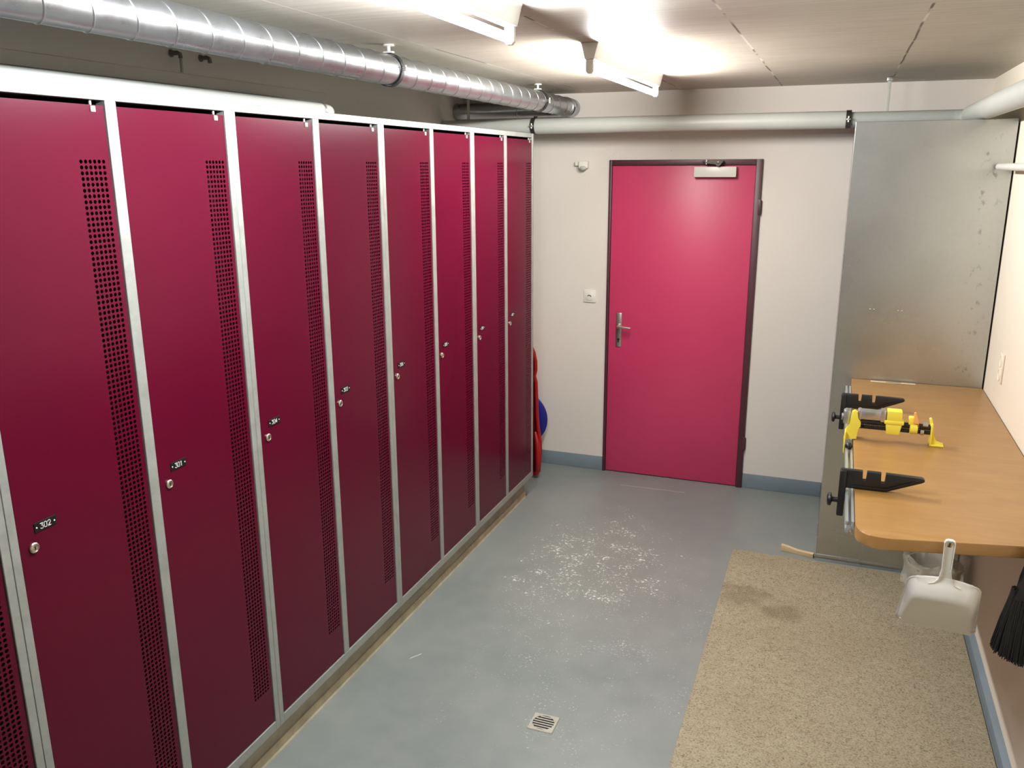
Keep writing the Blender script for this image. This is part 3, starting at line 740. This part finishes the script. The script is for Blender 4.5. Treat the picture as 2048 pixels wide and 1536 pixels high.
def duct_clamp(y, label):
    t = thing('duct_hanger', label, 'pipe hanger', (DXC, y, H), 'ring hangers of the duct')
    b = B(); n = 40; R0, R1 = DR+0.0034, DR+0.0058; rows = []
    for rr, yy in ((R0, y-0.011), (R1, y-0.011), (R1, y+0.011), (R0, y+0.011)):
        rows.append(b.ring([(DXC+rr*math.cos(2*PI*k/n), yy, DZC+rr*math.sin(2*PI*k/n)) for k in range(n)]))
    for k in range(4): b.skin(rows[k], rows[(k+1) % 4])
    obj('ring', b, 'rubber', t)
    b = B(); b.cyl((DXC, y, DZC+DR+0.0060), (DXC, y, H-0.0006), 0.006, 10); b.lathe([(0, 0.022), (0.006, 0.020)], (DXC, y, H-0.0066), (0, 0, 1), 16)
    b.box(DXC-0.020, DXC+0.020, y-0.009, y+0.009, DZC+DR+0.0058, DZC+DR+0.012, 0.002)
    obj('hanger_rod', b, 'white_enamel', t)
    b = B(); b.box(DXC+DR+0.006, DXC+DR+0.024, y-0.010, y+0.010, DZC-0.004, DZC-0.001, 0.0008); b.box(DXC+DR+0.006, DXC+DR+0.024, y-0.010, y+0.010, DZC+0.003, DZC+0.006, 0.0008); b.cyl((DXC+DR+0.016, y, DZC-0.012), (DXC+DR+0.016, y, DZC+0.014), 0.004, 8)
    obj('clamp_bolt', b, 'chrome', t)
duct_clamp(2.845, 'black ring hanger round the middle of the spiral duct')
duct_clamp(4.525, 'black ring hanger round the spiral duct near its far end')

# ------------------------------------------------------------------ insulated pipe round the back and right wall
PY, PZ, PR = 4.90, 2.2555, 0.0452
t = thing('insulated_pipe', 'pale insulated pipe running along the back wall above the door and on along right wall', 'pipe', (0.9, PY, PZ))
b = B(); b.cyl((XL+0.001, PY, PZ), (1.662, PY, PZ), PR, 36, 0.004); obj('wall_run', b, 'pipe_white', t)
b = B(); b.cyl((1.662, PY, PZ), (2.15, PY, PZ), 0.038, 30); b.tube([(2.15, PY, PZ), (2.18, PY-0.003, PZ), (2.205, PY-0.014, PZ), (2.220, PY-0.038, PZ), (2.224, PY-0.075, PZ)], 0.038, 24)
obj('bare_elbow', b, 'pipe_grey', t)
b = B(); b.lathe([(0, 0.041), (0.02, 0.0455), (4.83+1.59, 0.0455)], (2.224, 4.83, PZ+0.0075), (0, -1, 0), 36); obj('side_run', b, 'pipe_white', t)
def pipe_clamp(x, label, rod):
    t = thing('pipe_clamp', label, 'pipe clamp', (x, PY, PZ), 'clamps of the insulated pipe')
    b = B(); n = 36; rows = []
    for rr, xx in ((PR+0.0006, x-0.013), (PR+0.003, x-0.013), (PR+0.003, x+0.013), (PR+0.0006, x+0.013)):
        rows.append(b.ring([(xx, PY+rr*math.cos(2*PI*k/n), PZ+rr*math.sin(2*PI*k/n)) for k in range(n)]))
    for k in range(4): b.skin(rows[k], rows[(k+1) % 4])
    obj('band', b, 'iron', t)
    b = B(); b.box(x-0.010, x+0.010, PY-PR-0.018, PY-PR-0.0032, PZ-0.006, PZ+0.004, 0.002); b.cyl((x, PY-PR-0.010, PZ-0.014), (x, PY-PR-0.010, PZ+0.014), 0.004, 8)
    obj('clamp_screw', b, 'chrome', t)
    if rod:
        b = B(); b.box(x+rod-0.014, x+rod+0.010, PY-0.010, PY-0.006, PZ+PR+0.0035, PZ+PR+0.012, 0.001); obj('stay', b, 'iron', t)
pipe_clamp(-0.112, 'metal clamp on the insulated pipe just above the far locker end', 0.012)
pipe_clamp(1.655, 'metal clamp on the insulated pipe at the left edge of the metal casing', 0)
def strap(x, y, z0, z1, label, m):
    t = thing('hanger_strap', label, 'pipe hanger', (x, y, z1))
    obj('strap', B().box(x-0.009, x+0.009, y-0.002, y+0.002, z0, z1-0.003, 0.0008), m, t)
    b = B(); b.box(x-0.014, x+0.014, y-0.016, y+0.014, z1-0.020, z1-0.0006, 0.002); obj('ceiling_foot', b, 'zinc', t)
strap(1.837, PY, PZ+0.0385, H, 'grey flat hanger strap from ceiling to the pipe above the casing', 'trunk')
strap(-0.545, PY, PZ+PR+0.0006, H, 'thin pale hanger strap in front of the duct branch above the lockers', 'pipe_grey')

# white pipe lying on the locker tops, ending in an elbow to the wall
t = thing('white_pipe', 'white insulated pipe running above the tops of the lockers and ending in an elbow', 'pipe', (-0.45, 1.0, 2.254))
zc = 2.2545
b = B(); b.cyl((-0.45, YN+0.001, zc), (-0.45, 3.12, zc), 0.034, 28); obj('pipe_run', b, 'pipe_white', t)
b = B(); b.tube([(-0.45, 3.12, zc), (-0.452, 3.16, zc), (-0.468, 3.20, zc), (-0.50, 3.225, zc), (-0.54, 3.232, zc), (XL+0.001, 3.232, zc)], 0.031, 24); obj('pipe_elbow', b, 'pipe_white', t)
b = B(); b.lathe([(0, 0.036), (0.014, 0.036)], (-0.45, 3.108, zc), (0, 1, 0), 28); obj('joint_tape', b, 'zinc', t)
b = B(); b.lathe([(0, 0.033), (0.014, 0.033)], (-0.53, 3.232, zc), (-1, 0, 0), 28); obj('joint_tape', b, 'zinc', t)
tag(obj('cable_trunking', B().box(XL+0.0006, XL+0.026, YN+0.001, 3.55, 2.322, 2.366, 0.004), 'wall_l'), 'long pale cable trunking on the left wall above the lockers', 'trunking')
def wall_hook(y, drop, label):
    t = thing('wall_bracket', label, 'pipe bracket', (XL, y, 2.44), 'small brackets on the left wall')
    b = B(); b.lathe([(0, 0.014), (0.004, 0.013)], (XL+0.0006, y, 2.435), (1, 0, 0), 14); b.tube([(XL+0.004, y, 2.435), (XL+0.030, y, 2.435), (XL+0.042, y, 2.430), (XL+0.044, y, 2.416)], 0.008, 10)
    obj('arm', b, 'bracket', t)
    if drop: obj('conduit', B().cyl((XL+0.044, y, 2.3665), (XL+0.044, y, 2.416), 0.0055, 10), 'trunk', t)
wall_hook(2.56, True, 'dark bent wall bracket with thin conduit below the duct, nearer one')
wall_hook(2.72, False, 'grey stub wall bracket below the duct, farther one without conduit')

# white rail pipe on the right wall
t = thing('white_conduit', 'thin white tube with rounded end along the right wall in front of the casing', 'tube', (2.292, 3.2, 2.012))
b = B(); b.lathe([(0, 0.004), (0.003, 0.010), (0.010, 0.0145), (5.0, 0.0145)], (2.292, 4.235, 2.012), (0, -1, 0), 20); obj('tube_run', b, 'white_enamel', t)
for y in (3.55, 2.2, 0.8): obj('standoff', B().cyl((2.306, y, 2.012), (XR-0.0006, y, 2.012), 0.008, 12), 'white_enamel', t)

# ------------------------------------------------------------------ wall fittings
t = thing('light_switch', 'white square switch plate on the back wall left of the door handle', 'switch', (0.166, YB, 1.196))
obj('plate', B().box(0.125, 0.207, YB-0.009, YB-0.0005, 1.155, 1.237, 0.003), 'white', t)
b = B(); b.lathe([(0, 0.028), (0.003, 0.028), (0.004, 0.026)], (0.166, YB-0.009, 1.196), (0, -1, 0), 28); ins = obj('insert', b, 'white', t)
b = B(); b.tube([(0.154, YB-0.0135, 1.199), (0.163, YB-0.0138, 1.203), (0.172, YB-0.0138, 1.201), (0.178, YB-0.0135, 1.194)], 0.0028, 8); obj('toggle', b, 'iron', ins)
t = thing('motion_sensor', 'small white motion sensor on the back wall above and left of the door', 'sensor', (0.108, YB, 2.04))
obj('mount', B().box(0.058, 0.088, YB-0.030, YB-0.0005, 2.024, 2.052, 0.004), 'white', t)
b = B(); b.prism([(0.090, 2.052), (0.148, 2.052), (0.148, 2.012), (0.120, 1.998), (0.090, 2.010)], lambda u, v, q: (u, q, v), YB-0.055, YB-0.012, 0.005); hd = obj('sensor_head', b, 'white', t)
b = B(); b.sphere((0.119, YB-0.050, 2.010), 0.020, 16, (1.2, 0.8, 0.7)); obj('lens', b, 'pipe_white', hd)
b = B(); b.cyl((0.086, YB-0.022, 2.036), (0.092, YB-0.028, 2.036), 0.008, 10); obj('joint', b, 'white', t)
t = thing('wall_socket', 'pale double wall socket on the cream right wall above the bench', 'socket', (XR, 3.905, 1.18))
obj('plate', B().box(XR-0.009, XR-0.0005, 3.872, 3.938, 1.118, 1.242, 0.003), 'wall_r', t)
for z in (1.150, 1.210): obj('insert', B().lathe([(0, 0.026), (0.002, 0.026), (0.0022, 0.023), (0.0004, 0.022)], (XR-0.009, 3.905, z), (-1, 0, 0), 24), 'wall_r', t)

# ------------------------------------------------------------------ sleds stored behind the locker end
t = thing('red_sled', 'red plastic sled standing upright behind the far end of the lockers', 'sled', (-0.34, 4.95, 0.0))
hwp = [(0.010, 0.150), (0.030, 0.250), (0.09, 0.262), (0.18, 0.268), (0.26, 0.266), (0.36, 0.250), (0.45, 0.243), (0.55, 0.240), (0.66, 0.236), (0.70, 0.226), (0.745, 0.236), (0.80, 0.236), (0.86, 0.226), (0.91, 0.205), (0.94, 0.175), (0.96, 0.12)]
SX, SY = -0.34, 4.995
b = B(); rows = []
for z, hw in hwp:
    row = []
    for k in range(17):
        s_ = -1+2*k/16; curve = 0.075*(abs(s_)**3) + 0.03*max(0, (z-0.6)/0.36)**2
        row.append((SX+s_*hw, SY-curve + 0.020*(0.5+0.5*math.cos(s_*PI*3))*(1-abs(s_)), z))
    rows.append(b.ring(row))
for a_, c_ in zip(rows[:-1], rows[1:]): b.skin(a_, c_, closed=False)
o = obj('hull', b, 'red_sled', t, smooth=70); m_ = o.modifiers.new('thickness', 'SOLIDIFY'); m_.thickness = 0.005
b = B()
edge = lambda s: [(SX+s*hw, SY-0.075-0.03*max(0, (z-0.6)/0.36)**2, z+0.012*(z < 0.02)) for z, hw in hwp]
path = edge(1) + edge(-1)[::-1]
b.tube(path, 0.0125, 12, closed=True); obj('rolled_rim', b, 'red_sled', t, smooth=70)
for s in (1, -1):
    b = B(); b.tube([(SX+s*0.235, SY-0.082, 0.32), (SX+s*0.256, SY-0.105, 0.26), (SX+s*0.266, SY-0.115, 0.16), (SX+s*0.262, SY-0.100, 0.06), (SX+s*0.24, SY-0.085, 0.024)], [0.010, 0.017, 0.020, 0.017, 0.012], 12)
    obj('side_grip', b, 'red_sled', t, smooth=70)
t = thing('blue_saucer', 'blue round sled seat showing behind the red sled in the corner', 'sled', (-0.27, 5.12, 0.0))
b = B(); b.lathe([(0, 0.186), (0.004, 0.190), (0.010, 0.188), (0.020, 0.165), (0.030, 0.11), (0.033, 0.03), (0.034, 0.002)], (-0.274, 5.100, 0.352), (0, 1, 0), 44)
obj('seat', b, 'blue', t, smooth=60)
b = B(); b.tube([(-0.274, 5.105, 0.20), (-0.274, 5.095, 0.12), (-0.274, 5.090, 0.04), (-0.274, 5.09, 0.018)], [0.026, 0.020, 0.018, 0.016], 14); obj('handle', b, 'blue', t)
